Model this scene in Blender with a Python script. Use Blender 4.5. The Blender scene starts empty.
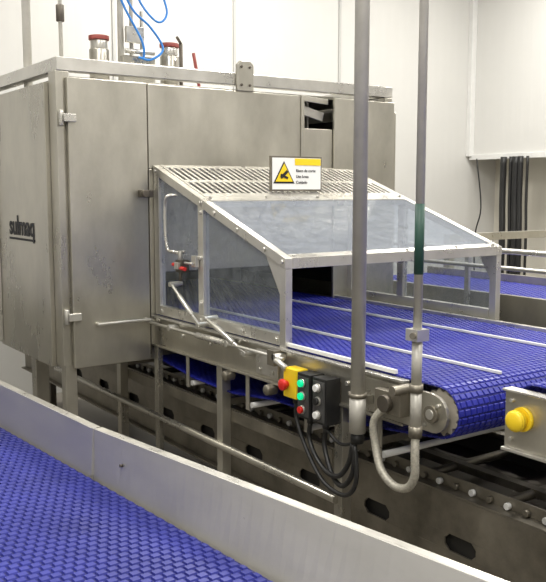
import bpy, math, random
from mathutils import Vector, Matrix
random.seed(3)
H=1.7
PITCH=math.atan(101/846); YAW=math.atan(593/846)

# ------------------------------------------------------------------ materials
def nodes(m):
    m.use_nodes=True
    nt=m.node_tree
    return nt, nt.nodes, nt.links, nt.nodes['Principled BSDF']
def simple(name,col,rough=.5,metal=0,var=.0,scale=8,bump=0,bscale=60,stretch=(1,1,1),emit=0,rv=(.1,.12)):
    m=bpy.data.materials.new(name); nt,N,L,b=nodes(m)
    b.inputs['Base Color'].default_value=(*col,1); b.inputs['Roughness'].default_value=rough
    b.inputs['Metallic'].default_value=metal
    if emit: b.inputs['Emission Color'].default_value=(*col,1); b.inputs['Emission Strength'].default_value=emit
    tc=N.new('ShaderNodeTexCoord'); mp=N.new('ShaderNodeMapping'); mp.inputs['Scale'].default_value=stretch
    L.new(tc.outputs['Object'],mp.inputs['Vector'])
    if var>0:
        nz=N.new('ShaderNodeTexNoise'); nz.inputs['Scale'].default_value=scale; nz.inputs['Detail'].default_value=8; nz.inputs['Roughness'].default_value=.65
        L.new(mp.outputs[0],nz.inputs['Vector'])
        r=N.new('ShaderNodeValToRGB'); r.color_ramp.elements[0].position=.3; r.color_ramp.elements[1].position=.7
        r.color_ramp.elements[0].color=(*[max(0,c*(1-var)) for c in col],1)
        r.color_ramp.elements[1].color=(*[min(1,c*(1+var)) for c in col],1)
        L.new(nz.outputs[0],r.inputs[0]); L.new(r.outputs[0],b.inputs['Base Color'])
        mr=N.new('ShaderNodeMapRange'); mr.inputs[1].default_value=.25; mr.inputs[2].default_value=.75; mr.inputs[3].default_value=max(.05,rough-rv[0]); mr.inputs[4].default_value=rough+rv[1]
        L.new(nz.outputs[0],mr.inputs[0]); L.new(mr.outputs[0],b.inputs['Roughness'])
    if bump>0:
        n2=N.new('ShaderNodeTexNoise'); n2.inputs['Scale'].default_value=bscale
        L.new(mp.outputs[0],n2.inputs['Vector'])
        bp=N.new('ShaderNodeBump'); bp.inputs['Strength'].default_value=bump; bp.inputs['Distance'].default_value=.002
        L.new(n2.outputs[0],bp.inputs['Height']); L.new(bp.outputs[0],b.inputs['Normal'])
    return m
STEEL=simple('brushed_steel',(.49,.47,.41),.30,.84,.24,2.6,.22,9,(1,1,.5))
STEEL2=simple('steel_light',(.60,.585,.54),.30,.75,.12,6)
STEELG=simple('steel_guard',(.48,.47,.435),.42,.6,.12,4,.1,30,(1,.35,1))
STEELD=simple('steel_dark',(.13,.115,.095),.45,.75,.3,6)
STEELM=simple('steel_mid',(.24,.22,.18),.40,.75,.3,7)  # mid-dark brownish steel with mottled tone
BLUE=simple('belt_blue',(.014,.019,.27),.38,0,.15,5)
BLUE2=simple('belt_blue_fore',(.026,.032,.235),.40,0,.25,4)
BLUED=simple('belt_under',(.007,.009,.12),.5,0,.1,5)
WHITE=simple('white_plastic',(.72,.72,.70),.5,0,.05,10)
CREAM=simple('sprocket_plastic',(.33,.30,.25),.5,0,.2,20)
BLACK=simple('black_rubber',(.012,.012,.012),.45,0,.1,10)
GREYP=simple('grey_plastic',(.05,.05,.05),.45,0,.1,10)
YEL=simple('yellow_plastic',(.85,.60,.02),.35,0,.05,10)
RED=simple('red_plastic',(.6,.02,.015),.3,0,.05,10)
GREEN=simple('green_pilot_lamp',(.0,.55,.22),.35,0,0,10,emit=1.0)
DGREEN=simple('green_sleeve',(.02,.07,.05),.5,0,.05,10)
HOSE=simple('blue_hose',(.03,.22,.65),.35,0,.05,10)
REDP=simple('red_cap_paint',(.28,.06,.05),.5,0,.1,10)
PIPE=simple('galvanised_pipe',(.48,.465,.42),.42,.3,.1,12)
BRAID=simple('braided_conduit',(.42,.40,.34),.5,.4,.3,120)
HOLESHADE=simple('interior_shade',(.03,.028,.025),.7,0,.1,5)  # near-black colour that paints the shade inside openings
PAPER=simple('sign_face',(.78,.78,.76),.5,0,.02,5)
INK=simple('ink',(.01,.01,.01),.6)
FLOORM=simple('floor_epoxy',(.22,.20,.17),.4,0,.2,3,.1,40)
CEILM=simple('ceiling_panel',(.74,.74,.72),.6,0,.02,3)
def wallmat(name,col,axis):
    m=simple(name,col,.45,0,.02,2); nt,N,L,b=nodes(m)
    tc=N.new('ShaderNodeTexCoord'); sp=N.new('ShaderNodeSeparateXYZ'); L.new(tc.outputs['Object'],sp.inputs[0])
    mu=N.new('ShaderNodeMath'); mu.operation='MULTIPLY'; mu.inputs[1].default_value=1/.06; L.new(sp.outputs[axis],mu.inputs[0])
    fr=N.new('ShaderNodeMath'); fr.operation='PINGPONG'; fr.inputs[1].default_value=1; L.new(mu.outputs[0],fr.inputs[0])
    bp=N.new('ShaderNodeBump'); bp.inputs['Strength'].default_value=.25; bp.inputs['Distance'].default_value=.004
    L.new(fr.outputs[0],bp.inputs['Height']); L.new(bp.outputs[0],b.inputs['Normal'])
    return m
WALLY=wallmat('wall_panel_ribbed',(.61,.605,.58),0)
WALLX=wallmat('wall_panel_side',(.64,.635,.61),1)
WALLC=simple('wall_cream',(.66,.63,.55),.5,0,.02,3)
SEAL=simple('seal_grey',(.48,.48,.46),.6)
def glazing(name,lo,hi,col):
    m=bpy.data.materials.new(name); nt,N,L,b=nodes(m)
    out=N['Material Output']
    b.inputs['Base Color'].default_value=(*col,1); b.inputs['Roughness'].default_value=.10
    tr=N.new('ShaderNodeBsdfTransparent'); tr.inputs[0].default_value=(.86,.89,.92,1)
    mx=N.new('ShaderNodeMixShader'); nz=N.new('ShaderNodeTexNoise'); nz.inputs['Scale'].default_value=20; nz.inputs['Detail'].default_value=12; nz.inputs['Roughness'].default_value=.8
    mr=N.new('ShaderNodeMapRange'); mr.inputs[1].default_value=.40; mr.inputs[2].default_value=.75; mr.inputs[3].default_value=lo; mr.inputs[4].default_value=hi
    tc=N.new('ShaderNodeTexCoord'); L.new(tc.outputs['Object'],nz.inputs['Vector']); L.new(nz.outputs[0],mr.inputs[0])
    L.new(mr.outputs[0],mx.inputs[0]); L.new(tr.outputs[0],mx.inputs[1]); L.new(b.outputs[0],mx.inputs[2]); L.new(mx.outputs[0],out.inputs[0])
    return m
GLASS=glazing('clear_polycarbonate',.08,.26,(.42,.45,.47))
GLASST=glazing('scratched_polycarbonate',.20,.50,(.42,.45,.50))

# ------------------------------------------------------------------ mesh builder
class B:
    def __init__(s,name): s.name=name; s.v=[]; s.f=[]; s.m=[]; s.s=[]; s.mats=[]
    def mi(s,m):
        if m not in s.mats: s.mats.append(m)
        return s.mats.index(m)
    def add(s,vs,fs,m,smooth=False):
        o=len(s.v); s.v+= [tuple(v) for v in vs]; k=s.mi(m)
        for i,f in enumerate(fs):
            s.f.append([o+j for j in f]); s.m.append(k); s.s.append(smooth if isinstance(smooth,bool) else smooth[i])
    def box(s,x0,x1,y0,y1,z0,z1,m):
        x0,x1=sorted((x0,x1)); y0,y1=sorted((y0,y1)); z0,z1=sorted((z0,z1))
        s.add([(x0,y0,z0),(x1,y0,z0),(x1,y1,z0),(x0,y1,z0),(x0,y0,z1),(x1,y0,z1),(x1,y1,z1),(x0,y1,z1)],
              [(0,3,2,1),(4,5,6,7),(0,1,5,4),(1,2,6,5),(2,3,7,6),(3,0,4,7)],m)
    def prism(s,axis,pts,a,b,m):
        n=len(pts)
        def P(t,p):
            return {0:(t,p[0],p[1]),1:(p[0],t,p[1]),2:(p[0],p[1],t)}[axis]
        vs=[P(a,p) for p in pts]+[P(b,p) for p in pts]
        fs=[tuple(range(n))[::-1],tuple(range(n,2*n))]+[(i,(i+1)%n,n+(i+1)%n,n+i) for i in range(n)]
        s.add(vs,fs,m)
    def cyl(s,p,q,r,m,n=16,r2=None):
        p=Vector(p);q=Vector(q); r2=r if r2 is None else r2
        d=(q-p).normalized(); u=d.orthogonal().normalized(); w=d.cross(u)
        vs=[p+r*(math.cos(2*math.pi*i/n)*u+math.sin(2*math.pi*i/n)*w) for i in range(n)]+[q+r2*(math.cos(2*math.pi*i/n)*u+math.sin(2*math.pi*i/n)*w) for i in range(n)]
        fs=[(i,(i+1)%n,n+(i+1)%n,n+i) for i in range(n)]+[tuple(range(n))[::-1],tuple(range(n,2*n))]
        s.add(vs,fs,m,[True]*n+[False]*2)
    def tube(s,pts,r,m,n=10,sub=6,rib=0):
        P=[Vector(p) for p in pts]
        if len(P)>2:
            Q=[P[0]*2-P[1]]+P+[P[-1]*2-P[-2]]; R=[]
            for i in range(1,len(Q)-2):
                a,b,c,d=Q[i-1:i+3]
                for k in range(sub):
                    t=k/sub
                    R.append(.5*((2*b)+(c-a)*t+(2*a-5*b+4*c-d)*t*t+(-a+3*b-3*c+d)*t**3))
            R.append(P[-1]); P=R
        vs=[];u=None
        for i,p in enumerate(P):
            d=(P[min(i+1,len(P)-1)]-P[max(i-1,0)]).normalized()
            if u is None: u=d.orthogonal().normalized()
            else: u=(u-d*u.dot(d)).normalized()
            w=d.cross(u); rr=r*(1+rib*(i%2))
            vs+=[p+rr*(math.cos(2*math.pi*k/n)*u+math.sin(2*math.pi*k/n)*w) for k in range(n)]
        fs=[];sm=[]
        for i in range(len(P)-1):
            for k in range(n):
                fs.append((i*n+k,i*n+(k+1)%n,(i+1)*n+(k+1)%n,(i+1)*n+k)); sm.append(True)
        fs+=[tuple(range(n))[::-1],tuple(range((len(P)-1)*n,len(P)*n))]; sm+=[False,False]
        s.add(vs,fs,m,sm)
    def beam(s,p,q,w,h,m,side=(1,0,0)):
        p=Vector(p);q=Vector(q);d=(q-p).normalized(); a=Vector(side); a=(a-d*a.dot(d)).normalized(); b=d.cross(a)
        c=[(-w/2,-h/2),(w/2,-h/2),(w/2,h/2),(-w/2,h/2)]
        vs=[p+a*i+b*j for i,j in c]+[q+a*i+b*j for i,j in c]
        s.add(vs,[(0,1,2,3)[::-1],(4,5,6,7)]+[(i,(i+1)%4,4+(i+1)%4,4+i) for i in range(4)],m)
    def dome(s,c,r,d,m,n=16,rings=5,flat=1.0):
        c=Vector(c);d=Vector(d).normalized();u=d.orthogonal().normalized();w=d.cross(u);vs=[];fs=[]
        for j in range(rings):
            a=math.pi/2*j/rings
            for i in range(n):
                t=2*math.pi*i/n; vs.append(c+d*(r*flat*math.sin(a))+r*math.cos(a)*(math.cos(t)*u+math.sin(t)*w))
        vs.append(c+d*r*flat)
        for j in range(rings-1):
            for i in range(n): fs.append((j*n+i,j*n+(i+1)%n,(j+1)*n+(i+1)%n,(j+1)*n+i))
        for i in range(n): fs.append(((rings-1)*n+i,(rings-1)*n+(i+1)%n,rings*n))
        fs.append(tuple(range(n))[::-1])
        s.add(vs,fs,m,[True]*(len(fs)-1)+[False])
    def bolt(s,p,d,m=None,r=.008):
        p=Vector(p);d=Vector(d); s.cyl(p-d*.001,p+d*.008,r,m or STEEL2,6)
    def done(s,bevel=0,parent=None):
        me=bpy.data.meshes.new(s.name); me.from_pydata(s.v,[],s.f)
        for m in s.mats: me.materials.append(m)
        me.polygons.foreach_set('material_index',s.m); me.polygons.foreach_set('use_smooth',s.s); me.update()
        import bmesh
        bm=bmesh.new(); bm.from_mesh(me); bmesh.ops.recalc_face_normals(bm,faces=bm.faces); bm.to_mesh(me); bm.free()
        o=bpy.data.objects.new(s.name,me); bpy.context.scene.collection.objects.link(o)
        if bevel:
            b=o.modifiers.new('bevel','BEVEL'); b.width=bevel; b.segments=2; b.limit_method='ANGLE'; b.angle_limit=math.radians(50)
        if parent: o.parent=parent
        return o
def text(name,s,loc,rot,size,mat,parent=None,bold=0,align='CENTER',space=1):
    c=bpy.data.curves.new(name,'FONT'); c.body=s; c.size=size; c.extrude=.0008; c.offset=bold; c.align_x=align; c.align_y='CENTER'; c.space_character=space
    c.materials.append(mat)
    o=bpy.data.objects.new(name,c); o.location=loc; o.rotation_euler=rot
    bpy.context.scene.collection.objects.link(o)
    if parent: o.parent=parent
    return o

def belt(b,path,x0,x1,mat,under,pitch=.025,brick=.07,h=.007,gap=.004):
    P=[Vector((0,y,z)) for y,z in path]
    L=[0]
    for i in range(1,len(P)): L.append(L[-1]+(P[i]-P[i-1]).length)
    n=int(L[-1]/pitch); pts=[];j=0
    for k in range(n+1):
        t=min(k*pitch,L[-1]-1e-6)
        while j<len(L)-2 and L[j+1]<t: j+=1
        pts.append(P[j].lerp(P[j+1],(t-L[j])/(L[j+1]-L[j])))
    vs=[];fs=[]
    for p in pts: vs+=[(x0,p.y,p.z),(x1,p.y,p.z)]
    for i in range(len(pts)-1): fs.append((2*i,2*i+1,2*i+3,2*i+2))
    b.add(vs,fs,under)
    for k in range(len(pts)-1):
        a,c=pts[k],pts[k+1]; t=(c-a).normalized(); nrm=Vector((0,t.z,-t.y))
        mid=(a+c)/2; off=(k%2)*brick/2
        x=x0-off
        while x<x1:
            xa=max(x,x0)+gap/2; xb=min(x+brick,x1)-gap/2
            if xb-xa>.006:
                hl=pitch*.48; ht=pitch*.34; i=min(.0025,(xb-xa)*.2)
                vs=[]
                for (xx,tt,nn) in [(xa,-hl,-.003),(xb,-hl,-.003),(xb,hl,-.003),(xa,hl,-.003),(xa+i,-ht,h),(xb-i,-ht,h),(xb-i,ht,h),(xa+i,ht,h)]:
                    q=mid+t*tt+nrm*nn; vs.append((xx,q.y,q.z))
                b.add(vs,[(4,5,6,7),(0,1,5,4),(1,2,6,5),(2,3,7,6),(3,0,4,7),(0,3,2,1)],mat)
            x+=brick

# ------------------------------------------------------------------ room
def slab(name,x0,x1,y0,y1,z0,z1,m):
    b=B(name); b.box(x0,x1,y0,y1,z0,z1,m); return b.done()
slab('floor',-3,8.2,-2.5,7,-.1,0,FLOORM)
slab('ceiling',-3,8.2,-2.5,7,4.4,4.5,CEILM)
b=B('wall_back'); b.box(-3,8.1,6.76,6.9,0,4.4,WALLY)
for x in (-.5,.7,1.9,3.1,4.3,5.55,6.75): b.box(x-.012,x+.012,6.745,6.762,0,4.4,SEAL)
b.done()
slab('wall_left',-3.1,-3,-2.5,7,0,4.4,WALLX)
slab('wall_front',-3,8.2,-2.6,-2.5,0,4.4,WALLY)
b=B('wall_right'); b.box(7.5,8.1,-2.5,6.76,2.08,4.4,WALLX); b.box(7.95,8.1,-2.5,6.76,0,2.08,WALLC)
for y in (5.3,3.9,2.5): b.box(7.485,7.502,y-.012,y+.012,2.08,4.4,SEAL)
b.done()
b=B('trim_1'); b.box(7.47,7.5,-2.5,6.745,2.04,2.1,WHITE); b.box(7.43,7.5,6.7,6.76,2.08,4.4,WHITE); b.done(.004)

# ------------------------------------------------------------------ machine cabinet
m=B('stainless_processing_machine')
X0,X1,Y0,Y1,ZB,ZT=1.42,3.44,3.70,5.6,.89,2.29
m.box(X0,X1,Y0,Y0+.06,ZT-.06,ZT,STEEL2); m.box(X0,X1,Y1-.06,Y1,ZT-.06,ZT,STEEL2)
m.box(X0,X0+.06,Y0+.0605,Y1-.0605,ZT-.06,ZT,STEEL2); m.box(X1-.06,X1,Y0+.0605,Y1-.0605,ZT-.06,ZT,STEEL2)
for x in (X0,X1-.06):
    for y in (Y0,Y1-.06): m.box(x+.002,x+.058,y+.002,y+.058,0,ZT-.061,STEEL)
m.box(1.49,1.56,4.3,4.37,0,ZB-.02,STEEL)
for x,y in ((X0+.03,Y0+.03),(X1-.03,Y0+.03),(X0+.03,Y1-.03),(X1-.03,Y1-.03),(1.525,4.335)):
    m.box(x-.06,x+.06,y-.06,y+.06,0,.012,STEELD)
m.box(X0+.06,X1-.06,Y0+.01,Y0+.055,ZB-.02,ZB+.05,STEEL); m.box(X0+.01,X0+.055,Y0+.06,Y1-.06,ZB-.02,ZB+.05,STEEL)
m.box(X0+.06,X1-.06,Y0+.06,Y1-.06,ZB,ZB+.01,STEELD)
m.box(X0+.06,X1-.06,Y0+.06,Y1-.06,ZT-.09,ZT-.075,STEEL)
m.box(X0+.06,X1-.06,Y1-.05,Y1-.04,ZB,ZT-.1,STEEL); m.box(X1-.02,X1-.012,Y0+.06,Y1-.06,ZB,ZT-.062,STEEL)
m.box(X0+.035,1.845,Y0-.03,Y0-.002,.88,2.20,STEEL)
m.box(1.86,2.765,Y0-.012,Y0-.001,1.80,2.20,STEEL)
m.box(1.86,1.93,Y0-.012,Y0-.001,.95,1.799,STEEL)
m.box(3.06,X1-.06,Y0-.012,Y0-.001,.95,1.80,STEEL)
m.box(2.787,2.984,Y0-.012,Y0-.001,1.80,2.03,STEEL)
m.box(1.9305,3.059,Y0-.012,Y0-.001,.95,1.0,STEEL)
m.box(1.9305,3.059,Y0-.012,Y0-.001,1.30,1.799,STEEL)
m.box(2.985,X1-.012,Y0-.03,Y0-.0125,1.0,2.20,STEEL)
m.box(3.442,3.49,Y0+.02,Y0+.07,0.0,2.15,STEEL)
m.box(2.787,2.984,Y0+.20,Y0+.21,2.03,2.22,STEELM)
for i in range(7): m.box(2.80+i*.026,2.812+i*.026,Y0+.18,Y0+.19,2.03,2.22,STEEL2)
m.beam((2.79,Y0+.03,2.195),(2.98,Y0+.03,2.18),.02,.03,STEEL,(0,1,0))
m.beam((2.80,Y0+.06,2.14),(2.97,Y0+.06,2.10),.02,.05,STEEL2,(0,1,0))
m.box(2.766,2.786,Y0-.02,Y0+.2,1.80,2.2,STEEL)
m.box(1.847,1.858,Y0-.012,Y0-.002,.9,2.195,STEELD)
m.box(1.5,3.36,5.2,5.21,.95,2.1,HOLESHADE); m.box(1.88,1.89,Y0+.02,5.2,1.15,2.1,HOLESHADE); m.box(3.2,3.21,Y0+.02,5.2,1.15,2.1,HOLESHADE)  # added near-black sheets, painted shade behind the cabinet opening
m.box(1.89,3.2,Y0+.03,5.2,1.85,1.86,HOLESHADE)
m.box(X0-.03,X0-.002,3.79,4.53,.875,2.185,STEEL)
m.box(X0-.02,X0-.002,4.56,5.5,.875,2.185,STEEL)
m.box(X0-.05,X0-.031,4.50,4.528,.9,2.16,STEEL2)
m.box(X0-.008,X0+.03,Y0-.002,3.785,.89,2.228,STEEL)
for z in (1.12,2.02):
    m.cyl((X0+.01,3.685,z-.035),(X0+.01,3.685,z+.035),.012,STEEL2); m.box(X0+.012,X0+.07,3.655,3.668,z-.018,z+.018,STEEL2)
m.cyl((1.56,3.645,1.08),(1.83,3.645,1.08),.008,STEEL2)
for x in (1.57,1.82): m.cyl((x,3.645,1.08),(x,3.68,1.08),.009,STEEL2,10)
m.box(1.79,1.855,3.63,3.668,1.665,1.70,STEELD); m.cyl((1.80,3.63,1.683),(1.80,3.60,1.683),.018,STEELD)
m.prism(1,[(2.36,2.2),(2.46,2.2),(2.46,2.33),(2.44,2.35),(2.38,2.35),(2.36,2.33)],3.68,3.698,STEEL)
for x,z in ((2.385,2.23),(2.435,2.23),(2.385,2.32),(2.435,2.32)): m.bolt((x,3.681,z),(0,-1,0),STEELD)
for x,zt in ((1.80,2.45),(2.20,2.45)):
    m.cyl((x,4.1,ZT-.08),(x,4.1,zt-.045),.050,STEEL,24); m.cyl((x,4.1,zt-.045),(x,4.1,zt),.043,STEEL2,24); m.cyl((x,4.1,zt),(x,4.1,zt+.022),.052,REDP,24)
m.cyl((2.27,4.1,ZT-.08),(2.27,4.1,2.48),.010,STEELD); m.cyl((2.27,4.1,2.48),(2.22,4.05,2.5),.008,STEELD)
m.cyl((2.33,4.0,ZT-.08),(2.29,4.0,2.42),.009,REDP)
for x,y,h,r in ((1.5,4.3,4.4,.022),(1.60,4.1,4.4,.010),(1.92,4.1,4.4,.016),(1.98,4.1,4.4,.010),(2.04,4.1,2.62,.010)):
    m.cyl((x,y,ZT-.08),(x,y,h),r,PIPE,14)
m.cyl((1.6,4.1,2.52),(1.6,4.1,2.6),.02,STEELD)
m.box(1.9,2.08,4.03,4.075,ZT-.075,2.38,STEEL); m.box(1.93,2.03,4.05,4.075,2.45,2.53,STEEL2)
m.cyl((1.905,4.02,2.4),(2.07,4.02,2.4),.012,STEEL2)
mach=m.done(.003)
text('logo_lettering','sulmaq',(X0-.032,4.15,1.520),(math.pi/2,0,-math.pi/2),.135,INK,mach,.003,space=.98)
lb=B('logo_underline'); lb.box(X0-.032,X0-.030,3.96,4.34,1.452,1.463,INK); lb.done(parent=mach)
h=B('pneumatic_hoses')
h.tube([(1.88,4.0,3.0),(1.87,3.99,2.75),(1.93,3.98,2.6),(2.03,3.98,2.52),(2.10,3.98,2.42),(2.03,3.98,2.36),(1.97,4.0,2.37)],.006,HOSE)
h.tube([(1.93,4.0,3.0),(1.95,3.99,2.7),(2.05,3.96,2.55),(2.12,3.97,2.6),(2.08,3.98,2.75),(2.04,4.0,3.0)],.006,HOSE)
h.tube([(1.83,4.0,3.0),(1.86,3.99,2.68),(1.98,3.98,2.45),(2.0,4.0,2.36)],.006,HOSE)
h.done(parent=mach)

# ------------------------------------------------------------------ hood guard
XA,XF=1.88,3.12
YB,YM,YF=3.685,3.24,2.60
ZF=1.44; SL=.349
def zs(y): return ZF+(y-YF)*SL
g=B('conveyor_hood_guard')
for X,sg in ((XA,-1),(XF,1)):
    xa,xb=sorted((X,X-sg*.035)); xm=(xa+xb)/2
    g.prism(0,[(YB,zs(YB)),(YF,zs(YF)),(YF,zs(YF)-.04),(YB,zs(YB)-.04)],xa,xb,STEEL2)
    for y0,y1,zb in ((YB-.05,YB-.001,1.10),(YM-.02,YM+.025,1.146),(YF+.001,YF+.04,1.09)):
        g.prism(0,[(y0,zb),(y1,zb),(y1,zs(y1)-.041),(y0,zs(y0)-.041)],xa+.0015,xb-.0015,STEEL2)
    g.box(xa,xb,YF+.041,YB-.051,1.10,1.145,STEEL2)
    for y0,y1 in ((YM+.026,YB-.051),(YF+.041,YM-.021)):
        g.prism(0,[(y0,1.146),(y1,1.146),(y1,zs(y1)-.041),(y0,zs(y0)-.041)],xm-.002,xm+.002,GLASS)
    g.prism(0,[(YF+.042,1.41),(YF+.15,1.445),(YF+.042,1.28)],xm-.006,xm-.003,STEEL2)
    for y in (YB-.025,YM,YM-.12,YM-.3,YM-.5,YF+.02): g.bolt((X,y,zs(y)-.02),(sg,0,0),STEEL2,.010)
    for z in (1.2,1.4,1.6): g.bolt((X-sg*.0015,YM,z),(sg,0,0),STEEL2,.009)
    for y in (YF+.06,YF+.3,YM,YB-.07): g.bolt((X,y,1.122),(sg,0,0),STEEL2,.011)
def xrail(y0,y1,t=.03,mat=STEEL2,x0=XA+.0355,x1=XF-.0355,up=.002):
    g.prism(0,[(y0,zs(y0)+up),(y1,zs(y1)+up),(y1,zs(y1)-t),(y0,zs(y0)-t)],x0,x1,mat)
xrail(YF,YF+.035,.04); xrail(YM-.03,YM+.02); xrail(YB-.035,YB)
YL=(YM+YB)/2
xrail(YL-.014,YL+.014,.006)
xrail(YM+.021,YM+.06,.006)
n=34
for i in range(n+1):
    x=XA+.045+(XF-XA-.09)*i/n
    for y0,y1 in ((YM+.0605,YL-.0145),(YL+.0145,YB-.0355)):
        xrail(y0,y1,.004,STEEL2,x-.0075,x+.0075)
g.prism(0,[(YF+.036,zs(YF+.036)-.002),(YM-.031,zs(YM-.031)-.002),(YM-.031,zs(YM-.031)-.007),(YF+.036,zs(YF+.036)-.007)],XA+.036,XF-.036,GLASST)
for x in (XA+.05,XA+.35,XA+.65,XA+.95,XF-.05):
    g.bolt((x,YF+.015,zs(YF)+.006),(0,0,1)); g.bolt((x,YM-.005,zs(YM)+.002),(0,0,1))
xo=XA-.045
g.tube([(XA,3.45,1.675),(xo,3.46,1.67),(xo,3.48,1.62),(xo,3.48,1.50),(xo,3.46,1.43),(xo,3.40,1.42),(XA,3.38,1.42)],.008,STEEL2)
g.cyl((xo,3.43,1.27),(xo,3.18,1.11),.007,STEEL2); g.cyl((xo,3.36,1.225),(xo,3.24,1.15),.011,STEEL2)
g.cyl((xo,3.12,1.15),(xo,2.81,1.045),.007,STEEL2); g.cyl((xo,3.05,1.128),(xo,2.9,1.075),.012,STEEL2)
for p in ((3.43,1.27),(3.18,1.115),(3.12,1.15),(2.81,1.045)): g.cyl((XA+.01,*p),(xo-.012,*p),.012,STEEL2,12)
g.box(XA-.04,XA-.001,3.34,3.40,1.33,1.385,STEELD); g.box(XA-.055,XA-.041,3.35,3.385,1.345,1.375,STEEL2)
g.cyl((XA-.03,3.37,1.386),(XA-.03,3.37,1.425),.010,STEEL2); g.cyl((XA-.03,3.405,1.36),(XA-.03,3.44,1.36),.009,RED); g.cyl((XA-.045,3.30,1.35),(XA-.045,3.339,1.35),.009,RED)
g.cyl((XA-.03,3.37,1.329),(XA-.03,3.37,1.29),.008,STEELD); g.cyl((XA-.03,3.33,1.375),(XA-.03,3.26,1.375),.006,STEEL2)
g.box(XA-.02,XA-.001,3.25,3.29,1.36,1.41,STEEL2)
g.cyl((xo,3.72,1.065),(xo,2.55,1.065),.0075,STEEL2)
for y in (3.69,3.45,2.95,2.6): g.cyl((XA-.005,y,1.065),(xo-.01,y,1.065),.015,STEEL2,12)
g.cyl((xo,3.2,1.065),(xo,2.98,1.065),.014,STEEL2)
g.box(XA-.055,XA-.006,2.60,2.645,1.03,1.09,STEELM); g.cyl((xo-.02,2.57,1.06),(xo-.02,2.50,1.04),.012,STEEL2)
hood=g.done(.0015)

# sign
s=B('warning_sign')
sx0,sx1,sy,sz0,sz1=2.30,2.605,3.30,1.695,1.86
s.box(sx0,sx1,sy,sy+.012,sz0,sz1,STEELM)
s.box(sx0+.008,sx1-.008,sy-.002,sy-.0002,sz0+.008,sz1-.008,PAPER)
s.box(sx0+.14,sx1-.010,sy-.004,sy-.0022,sz1-.042,sz1-.010,YEL)
cx,cz=sx0+.075,(sz0+sz1)/2
def tri(r,y,mt): s.prism(1,[(cx-r,cz-r*.75),(cx+r,cz-r*.75),(cx,cz+r*.95)],y-.0015,y,mt)
tri(.062,sy-.0022,INK); tri(.050,sy-.0042,YEL)
s.beam((cx-.02,sy-.007,cz-.02),(cx+.018,sy-.007,cz+.012),.002,.014,INK,(0,1,0)); s.beam((cx-.022,sy-.0075,cz-.005),(cx+.02,sy-.0075,cz-.022),.002,.011,INK,(0,1,0))
for x in (sx0+.04,sx1-.04): s.box(x-.01,x+.01,sy+.0125,sy+.018,zs(sy)+.003,sz0+.04,STEEL2)
sign=s.done()
for i,t in enumerate(('Risco de corte','Use luvas','Cuidado')): text('sign_text_%d'%i,t,(sx0+.146,sy-.003,sz1-.068-.028*i),(math.pi/2,0,0),.020,INK,sign,0,'LEFT')

# ------------------------------------------------------------------ main conveyor
c=B('modular_belt_conveyor')
R=.080; zc=1.095-R
path=[(5.0,1.095)]+[(1.80,1.095)]
for k in range(1,13):
    a=math.pi/2+math.pi*k/12; path.append((1.80+R*math.cos(a),zc+R*math.sin(a)))
path+=[(2.0,.91),(2.4,.87),(2.7,.87),(3.0,.835),(3.35,.84),(3.7,.88),(5.0,.90)]
belt(c,path,1.892,2.99,BLUE,BLUED,.0254,.026,.0045,.003)
for x in (2.175,2.70): c.box(x-.005,x+.005,1.80,3.68,1.1,1.110,WHITE)
c.box(1.8905,1.904,2.0,3.68,1.10,1.114,WHITE); c.box(2.992,3.02,1.8,3.68,1.07,1.112,STEEL2)
c.box(1.875,1.889,1.93,5.0,.955,1.085,STEEL); c.box(1.86,1.888,1.93,5.0,.945,.9545,STEEL); c.box(1.86,1.889,1.93,5.0,1.0855,1.094,STEEL2)
c.box(3.03,3.045,1.75,5.0,.955,1.085,STEEL); c.box(3.021,3.06,1.75,5.0,1.0855,1.093,STEEL)
c.box(1.866,1.8745,2.63,2.78,.97,1.07,STEEL2)
for y in (2.66,2.75):
    for z in (.99,1.05): c.bolt((1.866,y,z),(-1,0,0))
for y in (2.1,2.22,2.9,3.15,3.4): c.bolt((1.875,y,1.03),(-1,0,0),STEEL2,.010)
# end side plate with rounded nose covering the shaft
np_=[(2.12,1.075),(1.81,1.078)]+[(1.80+.060*math.cos(math.radians(a)),zc+.060*math.sin(math.radians(a))) for a in range(100,271,17)]+[(2.0,.955),(2.12,.965)]
c.prism(0,np_,1.862,1.8745,STEEL)
c.cyl((1.846,1.80,zc),(3.06,1.80,zc),.016,STEEL2,16)
c.cyl((1.850,1.80,zc),(1.8615,1.80,zc),.028,STEELM,20)
# toothed drive wheel tucked inside the belt wrap
def gear(x0,x1,y,z,r,nt,mt):
    pts=[]
    for i in range(nt*4):
        a=2*math.pi*i/(nt*4); rr=r if i%4 in(0,1) else r*.88
        pts.append((y+rr*math.cos(a),z+rr*math.sin(a)))
    c.prism(0,pts,x0,x1,mt)
for x in (1.90,2.2,2.6,2.96): gear(x,x+.02,1.80,zc,.074,14,CREAM)
for yy,zz in ((1.775,1.045),(1.83,.975)): c.bolt((1.862,yy,zz),(-1,0,0),STEEL2,.007)
c.box(1.82,1.8615,1.90,2.02,.985,1.06,STEELM); c.cyl((1.80,1.96,1.022),(1.8195,1.96,1.022),.028,STEELD,18)
c.cyl((1.79,1.905,1.075),(1.861,1.905,1.075),.016,STEELM)
for y in (3.07,2.26,4.1):
    for x in (1.89,3.04):
        c.box(x-.022,x+.022,y-.022,y+.022,0,.944,STEEL); c.box(x-.05,x+.05,y-.05,y+.05,0,.012,STEELD)
    c.box(1.913,3.015,y-.015,y+.015,.77,.80,STEELM)
c.box(1.862,1.888,3.63,3.668,0,.944,STEEL)
c.cyl((1.86,2.26,.60),(1.86,5.0,.60),.016,STEEL)
c.cyl((3.04,2.26,.60),(3.04,5.0,.60),.018,STEELM)
c.box(1.913,1.920,2.35,5.0,.70,.75,STEELM); c.box(3.010,3.017,2.35,5.0,.68,.75,STEELM)
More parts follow.
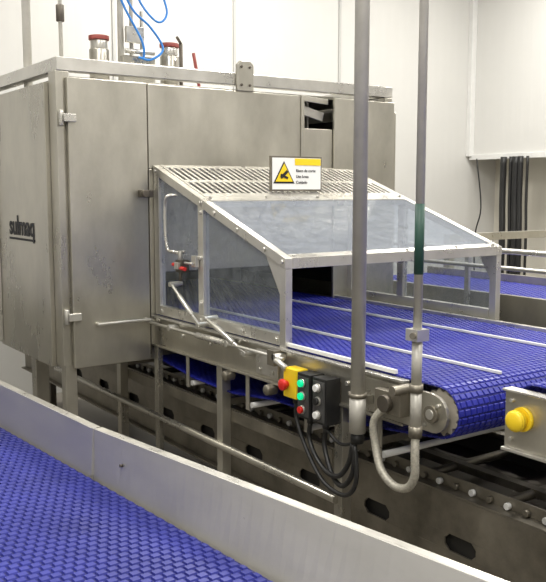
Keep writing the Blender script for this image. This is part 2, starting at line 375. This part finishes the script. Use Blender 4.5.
for y in (2.05,2.45,2.85,3.35):
    c.cyl((1.89,y,.815),(3.03,y,.815),.012,WHITE,12); c.box(1.868,1.8745,y-.012,y+.012,.80,.944,STEEL)
for y in (2.97,2.66):
    c.cyl((1.835,y,.925),(1.875,y,.925),.022,STEELM,16); c.dome((1.835,y,.925),.022,(-1,0,0),STEELM,flat=.5)
conv=c.done(.0012)

# ------------------------------------------------------------------ lower conveyors
def lower(name,xn,xf,zt,y0,y1,MA,MB):
    l=B(name)
    for x,sg in ((xn,1),(xf,-1)):
        xa,xb=sorted((x,x+sg*.008)); t=zt
        l.box(xa,xb,y0,y1,t-.135,t,MA); l.box(xa,xb,y0,y1,t-.30,t-.195,MA)
        y=y0
        while y<y1-.3:
            l.box(xa,xb,y,y+.28,t-.195,t-.135,MA)
            ya,yb=y+.28,y+.42; k=.02
            for (a,bb) in ((ya,1),(yb,-1)):
                l.prism(0,[(a,t-.135),(a+bb*k,t-.135),(a,t-.135-k)],xa,xb,MA); l.prism(0,[(a,t-.195),(a+bb*k,t-.195),(a,t-.195+k)],xa,xb,MA)
            y+=.42
        l.box(min(x+sg*.03,x+sg*.034),max(x+sg*.03,x+sg*.034),y0,y1,t-.28,t-.02,HOLESHADE)  # dark plate added behind the slots, shade painted as colour
        l.box(min(x,x+sg*.05),max(x,x+sg*.05),y0,y1,t+.0005,t+.008,MB); l.box(min(x+sg*.008,x-sg*.03),max(x+sg*.008,x-sg*.03),y0,y1,t-.31,t-.301,MB)
    l.box(xn+.036,xf-.036,y0,y1,zt-.12,zt-.10,STEELD)
    y=y0+.05;i=0
    while y<y1:
        l.cyl((xn+.03,y,zt+.022),(xn+.045,y,zt+.022),.012,WHITE if i%2 else MB,8)
        if i%5==0: l.cyl((xn+.04,y,zt-.05),(xf-.04,y,zt-.05),.018,STEELM,10)
        y+=.075;i+=1
    l.box(xn+.046,xn+.052,y0,y1,zt+.0085,zt+.05,STEELM)
    l.box((xn+xf)/2-.02,(xn+xf)/2+.02,y0,y1,zt-.06,zt-.03,STEELM)
    for y in (y0+.3,(y0+y1)/2,y1-.4):
        for x in (xn+.06,xf-.06): l.box(x-.022,x+.022,y-.025,y+.025,0,zt-.125,STEELD)
    return l.done(.001)
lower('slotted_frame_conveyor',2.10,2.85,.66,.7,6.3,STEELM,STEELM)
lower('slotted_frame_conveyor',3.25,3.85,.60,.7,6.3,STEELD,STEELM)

# ------------------------------------------------------------------ foreground conveyor (turned ~4 deg)
k=B('modular_belt_conveyor')
belt(k,[(4.2,.85),(-2.3,.85)],-.85,-.004,BLUE2,BLUED,.0254,.028,.0045,.0035)
def strip(pt,pb,th,mat,n=1):
    (a,b_),(d,c_)=[list(map(Vector,q)) for q in (pt,pb)]
    vs=[];fs=[]
    o=Vector((th,0,0))
    for i in range(n+1):
        t=i/n; T=a.lerp(b_,t); D=d.lerp(c_,t); vs+=[T,D,T+o,D+o]
    for i in range(n):
        p=4*i;q=4*(i+1)
        fs+=[(p,q,q+1,p+1),(p+2,p+3,q+3,q+2),(p,p+2,q+2,q),(p+1,q+1,q+3,p+3)]
    fs+=[(0,1,3,2),(4*n,4*n+2,4*n+3,4*n+1)]
    k.add(vs,fs,mat,False)
strip([(.036,4.2,1.0),(.006,-.045,1.0)],[(.0,4.2,.80),(.0,-.045,.80)],.006,STEELG,60)
strip([(.008,-.055,1.0),(.165,-2.3,1.0)],[(.002,-.055,.80),(.002,-2.3,.80)],.006,STEELG,60)
strip([(.0425,4.2,1.0),(.0125,-.045,1.0)],[(.0425,4.2,.994),(.0125,-.045,.994)],.022,STEEL2)
strip([(.0145,-.055,1.0),(.1715,-2.3,1.0)],[(.0145,-.055,.994),(.1715,-2.3,.994)],.022,STEEL2)
k.beam((.002,-.05,.86),(.012,-.05,1.001),.012,.012,STEELG,(0,1,0))
k.box(-.02,.02,-2.3,4.2,.70,.798,STEEL); k.box(-.90,-.86,-2.3,4.2,.70,.92,STEEL)
for y in (-1.6,.3,2.6):
    for x in (-.88,.0): k.box(x-.02,x+.02,y-.025,y+.025,0,.70,STEEL)
    k.box(-.86,-.02,y-.02,y+.02,.7,.74,STEEL)
for y,x in ((-.22,.015),(-.75,.05),(-1.05,.07)): k.bolt((x-.004,y,.93),(-1,0,.1),STEELD,.005)
ko=k.done(0); ko.location=(.95,2.35,0); ko.rotation_euler=(0,0,math.radians(4.0))

# ------------------------------------------------------------------ right out-feed conveyor with e-stop
r=B('modular_belt_conveyor')
path=[(1.46+.05*math.cos(-math.pi/2+math.pi*i/10),1.115+.05*math.sin(-math.pi/2+math.pi*i/10)) for i in range(10)]+[(1.46,1.165),(-1.5,1.165)]
belt(r,path,1.90,2.99,BLUE,BLUED,.0254,.026,.0045,.003)
r.box(1.865,1.885,-1.5,1.525,.985,1.145,STEEL); r.box(3.0,3.02,-1.5,1.50,.985,1.15,STEEL2)
r.box(1.85,1.885,-1.5,1.525,.976,.9845,STEEL2); r.box(1.85,1.89,-1.5,1.525,1.1455,1.152,STEEL2)
for y in (-1.2,1.2):
    for x in (1.91,2.98): r.box(x-.02,x+.02,y-.02,y+.02,0,.975,STEEL)
    r.box(1.93,2.96,y-.02,y+.02,.93,.97,STEEL)
for z in (1.01,1.12): r.bolt((1.865,1.50,z),(-1,0,0),STEEL2,.007)
r.done(.0015)
e=B('emergency_stop_button')
e.cyl((1.865,1.46,1.075),(1.852,1.46,1.075),.034,YEL,24); e.cyl((1.852,1.46,1.075),(1.835,1.46,1.075),.024,YEL,20); e.cyl((1.835,1.46,1.075),(1.825,1.46,1.075),.030,YEL,24); e.dome((1.825,1.46,1.075),.030,(-1,0,0),YEL,flat=.4)
e.done()

# ------------------------------------------------------------------ control boxes
e=B('emergency_stop_box')
yb=2.475
e.box(1.81,1.865,yb-.04,yb+.04,.935,1.045,YEL); e.box(1.8655,1.8745,yb-.03,yb+.03,.96,1.03,STEELD)
yr=yb+.015
e.cyl((1.81,yr,.985),(1.795,yr,.985),.014,RED,16); e.cyl((1.795,yr,.985),(1.785,yr,.985),.022,RED,20); e.dome((1.785,yr,.985),.022,(-1,0,0),RED,flat=.4)
e.cyl((1.84,yb,.935),(1.84,yb,.91),.012,BLACK,12)
e.done(.006)
for y,cols in ((2.375,(GREEN,GREEN,RED)),(2.285,(WHITE,BLACK,WHITE))):
    e=B('push_button_box')
    e.box(1.80,1.865,y-.038,y+.038,.880,1.045,BLACK); e.box(1.8655,1.8745,y-.03,y+.03,.92,1.03,STEELD)
    e.box(1.796,1.7995,y-.033,y+.033,.89,1.035,GREYP)
    for z,cc in ((1.012,cols[0]),(.965,cols[1]),(.915,cols[2])):
        e.cyl((1.796,y,z),(1.789,y,z),.016,STEEL2,16); e.cyl((1.789,y,z),(1.778,y,z),.013,cc,16)
    e.cyl((1.83,y,.88),(1.83,y,.86),.012,BLACK,12)
    e.done(.004)
w=B('power_cables')
w.tube([(1.83,2.375,.86),(1.83,2.38,.80),(1.82,2.33,.75),(1.80,2.24,.72),(1.79,2.16,.73),(1.79,2.11,.79),(1.79,2.09,.86)],.009,BLACK)
w.tube([(1.83,2.285,.86),(1.83,2.29,.79),(1.81,2.22,.71),(1.79,2.14,.70),(1.79,2.09,.76),(1.79,2.08,.86)],.009,BLACK)
w.tube([(1.84,2.475,.91),(1.84,2.47,.85),(1.83,2.40,.76),(1.80,2.26,.68),(1.79,2.13,.67),(1.78,2.06,.74),(1.79,2.08,.86)],.008,BLACK)
w.tube([(1.83,2.285,.86),(1.84,2.22,.82),(1.84,2.15,.84),(1.83,2.10,.89)],.006,BLACK)
w.done()

# ------------------------------------------------------------------ vertical service pipes
v=B('service_pipe')
py=2.08
v.cyl((1.80,py,1.03),(1.80,py,4.4),.0235,PIPE,20); v.cyl((1.80,py,.90),(1.80,py,1.0295),.028,PIPE,20); v.cyl((1.80,py,.865),(1.80,py,.8995),.022,BLACK,16)
v.cyl((1.80,py,1.02),(1.80,py,1.035),.031,STEELM,20)
v.box(1.829,1.8605,py-.01,py+.01,.99,1.02,STEEL)
v.done()
v=B('service_pipe')
v.cyl((1.80,1.81,1.03),(1.80,1.81,4.4),.0135,PIPE,16); v.cyl((1.80,1.81,.975),(1.80,1.81,1.10),.017,PIPE,16)
v.cyl((1.80,1.81,.95),(1.80,1.81,.985),.021,STEELM,12); v.cyl((1.80,1.81,1.45),(1.80,1.81,1.66),.0145,DGREEN,16)
v.box(1.775,1.825,1.785,1.835,1.25,1.285,STEEL2); v.cyl((1.765,1.795,1.268),(1.84,1.825,1.268),.010,STEELM)
v.cyl((1.80,1.81,1.10),(1.80,1.81,1.249),.016,PIPE,16); v.cyl((1.80,1.81,1.09),(1.80,1.81,1.115),.021,STEELM,12)
v.done()
v=B('flexible_conduit')
v.tube([(1.80,1.81,.95),(1.79,1.80,.90),(1.79,1.80,.83),(1.79,1.83,.785),(1.79,1.89,.775),(1.79,1.95,.81),(1.80,1.99,.88),(1.80,2.0,.95),(1.81,1.98,.99),(1.818,1.96,1.0)],.0125,BRAID,12,16,.10)
v.done()

# ------------------------------------------------------------------ background conveyor at right + rails
q=B('modular_belt_conveyor')
belt(q,[(4.3,1.11),(.8,1.11)],3.72,4.35,BLUE,BLUED,.03,.04,.005)
q.box(3.68,3.71,.8,4.3,.98,1.13,STEEL); q.box(4.36,4.39,.8,4.3,.98,1.16,STEEL)
for y in (1.2,2.9,4.1):
    for x in (3.695,4.375): q.box(x-.02,x+.02,y-.02,y+.02,0,.979,STEEL)
for y in (1.2,2.5,3.3,4.2): q.box(3.66,3.679,y-.015,y+.015,1.0,1.35,STEEL2)
q.cyl((3.67,.8,1.37),(3.67,4.3,1.37),.016,STEEL2); q.cyl((3.645,.8,1.28),(3.645,4.3,1.28),.012,STEEL2)
q.cyl((3.66,.8,.85),(3.66,4.3,.85),.016,STEELD)
q.done(.001)
q=B('hanging_cables')
for i,(y,rr) in enumerate(((6.20,.035),(6.10,.02),(6.03,.04),(5.97,.03),(5.88,.015))):
    q.tube([(7.42,y,2.06),(7.43,y+.01,1.6),(7.42,y-.01,1.2),(7.43,y,.6),(7.42,y,.0)],rr,BLACK,8)
q.tube([(7.44,6.6,2.05),(7.44,6.52,1.5),(7.44,6.6,1.1),(7.44,6.55,0)],.008,BLACK,8)
q.done()
q=B('steel_support_frame')
for x,y in ((4.9,4.6),(6.3,4.6)): q.box(x-.03,x+.03,y-.03,y+.03,0,1.299,STEEL)
q.box(4.87,6.33,4.57,4.63,1.30,1.36,STEEL); q.box(4.931,6.269,4.58,4.62,.9,.96,STEEL)
q.done(.002)

# ------------------------------------------------------------------ lights
for i,(x,y) in enumerate(((.3,1.0),(.3,4.2),(3.2,-.8),(3.4,2.2),(3.6,5.4),(6.2,1.6),(6.2,4.9),(-1.5,-1))):
    f=B('ceiling_light'); f.box(x-.65,x+.65,y-.16,y+.16,4.33,4.4,WHITE); fo=f.done(.005)
    ld=bpy.data.lights.new('tube_light','AREA'); ld.shape='RECTANGLE'; ld.size=1.25; ld.size_y=.28; ld.energy=88; ld.color=(1,.97,.915)
    lo=bpy.data.objects.new('tube_light_%d'%i,ld); lo.location=(x,y,4.31); lo.parent=fo; bpy.context.scene.collection.objects.link(lo)
wd=bpy.data.worlds.new('world'); bpy.context.scene.world=wd; wd.use_nodes=True
wd.node_tree.nodes['Background'].inputs[0].default_value=(1,.98,.94,1); wd.node_tree.nodes['Background'].inputs[1].default_value=.3

# ------------------------------------------------------------------ camera
cd=bpy.data.cameras.new('camera'); cd.sensor_fit='HORIZONTAL'; cd.sensor_width=36; cd.lens=846/546*36; cd.clip_start=.05
co=bpy.data.objects.new('camera',cd); bpy.context.scene.collection.objects.link(co)
co.location=(0,0,H); co.rotation_euler=(math.pi/2-PITCH,0,-YAW)
bpy.context.scene.camera=co
bpy.context.scene.view_settings.view_transform='Standard'
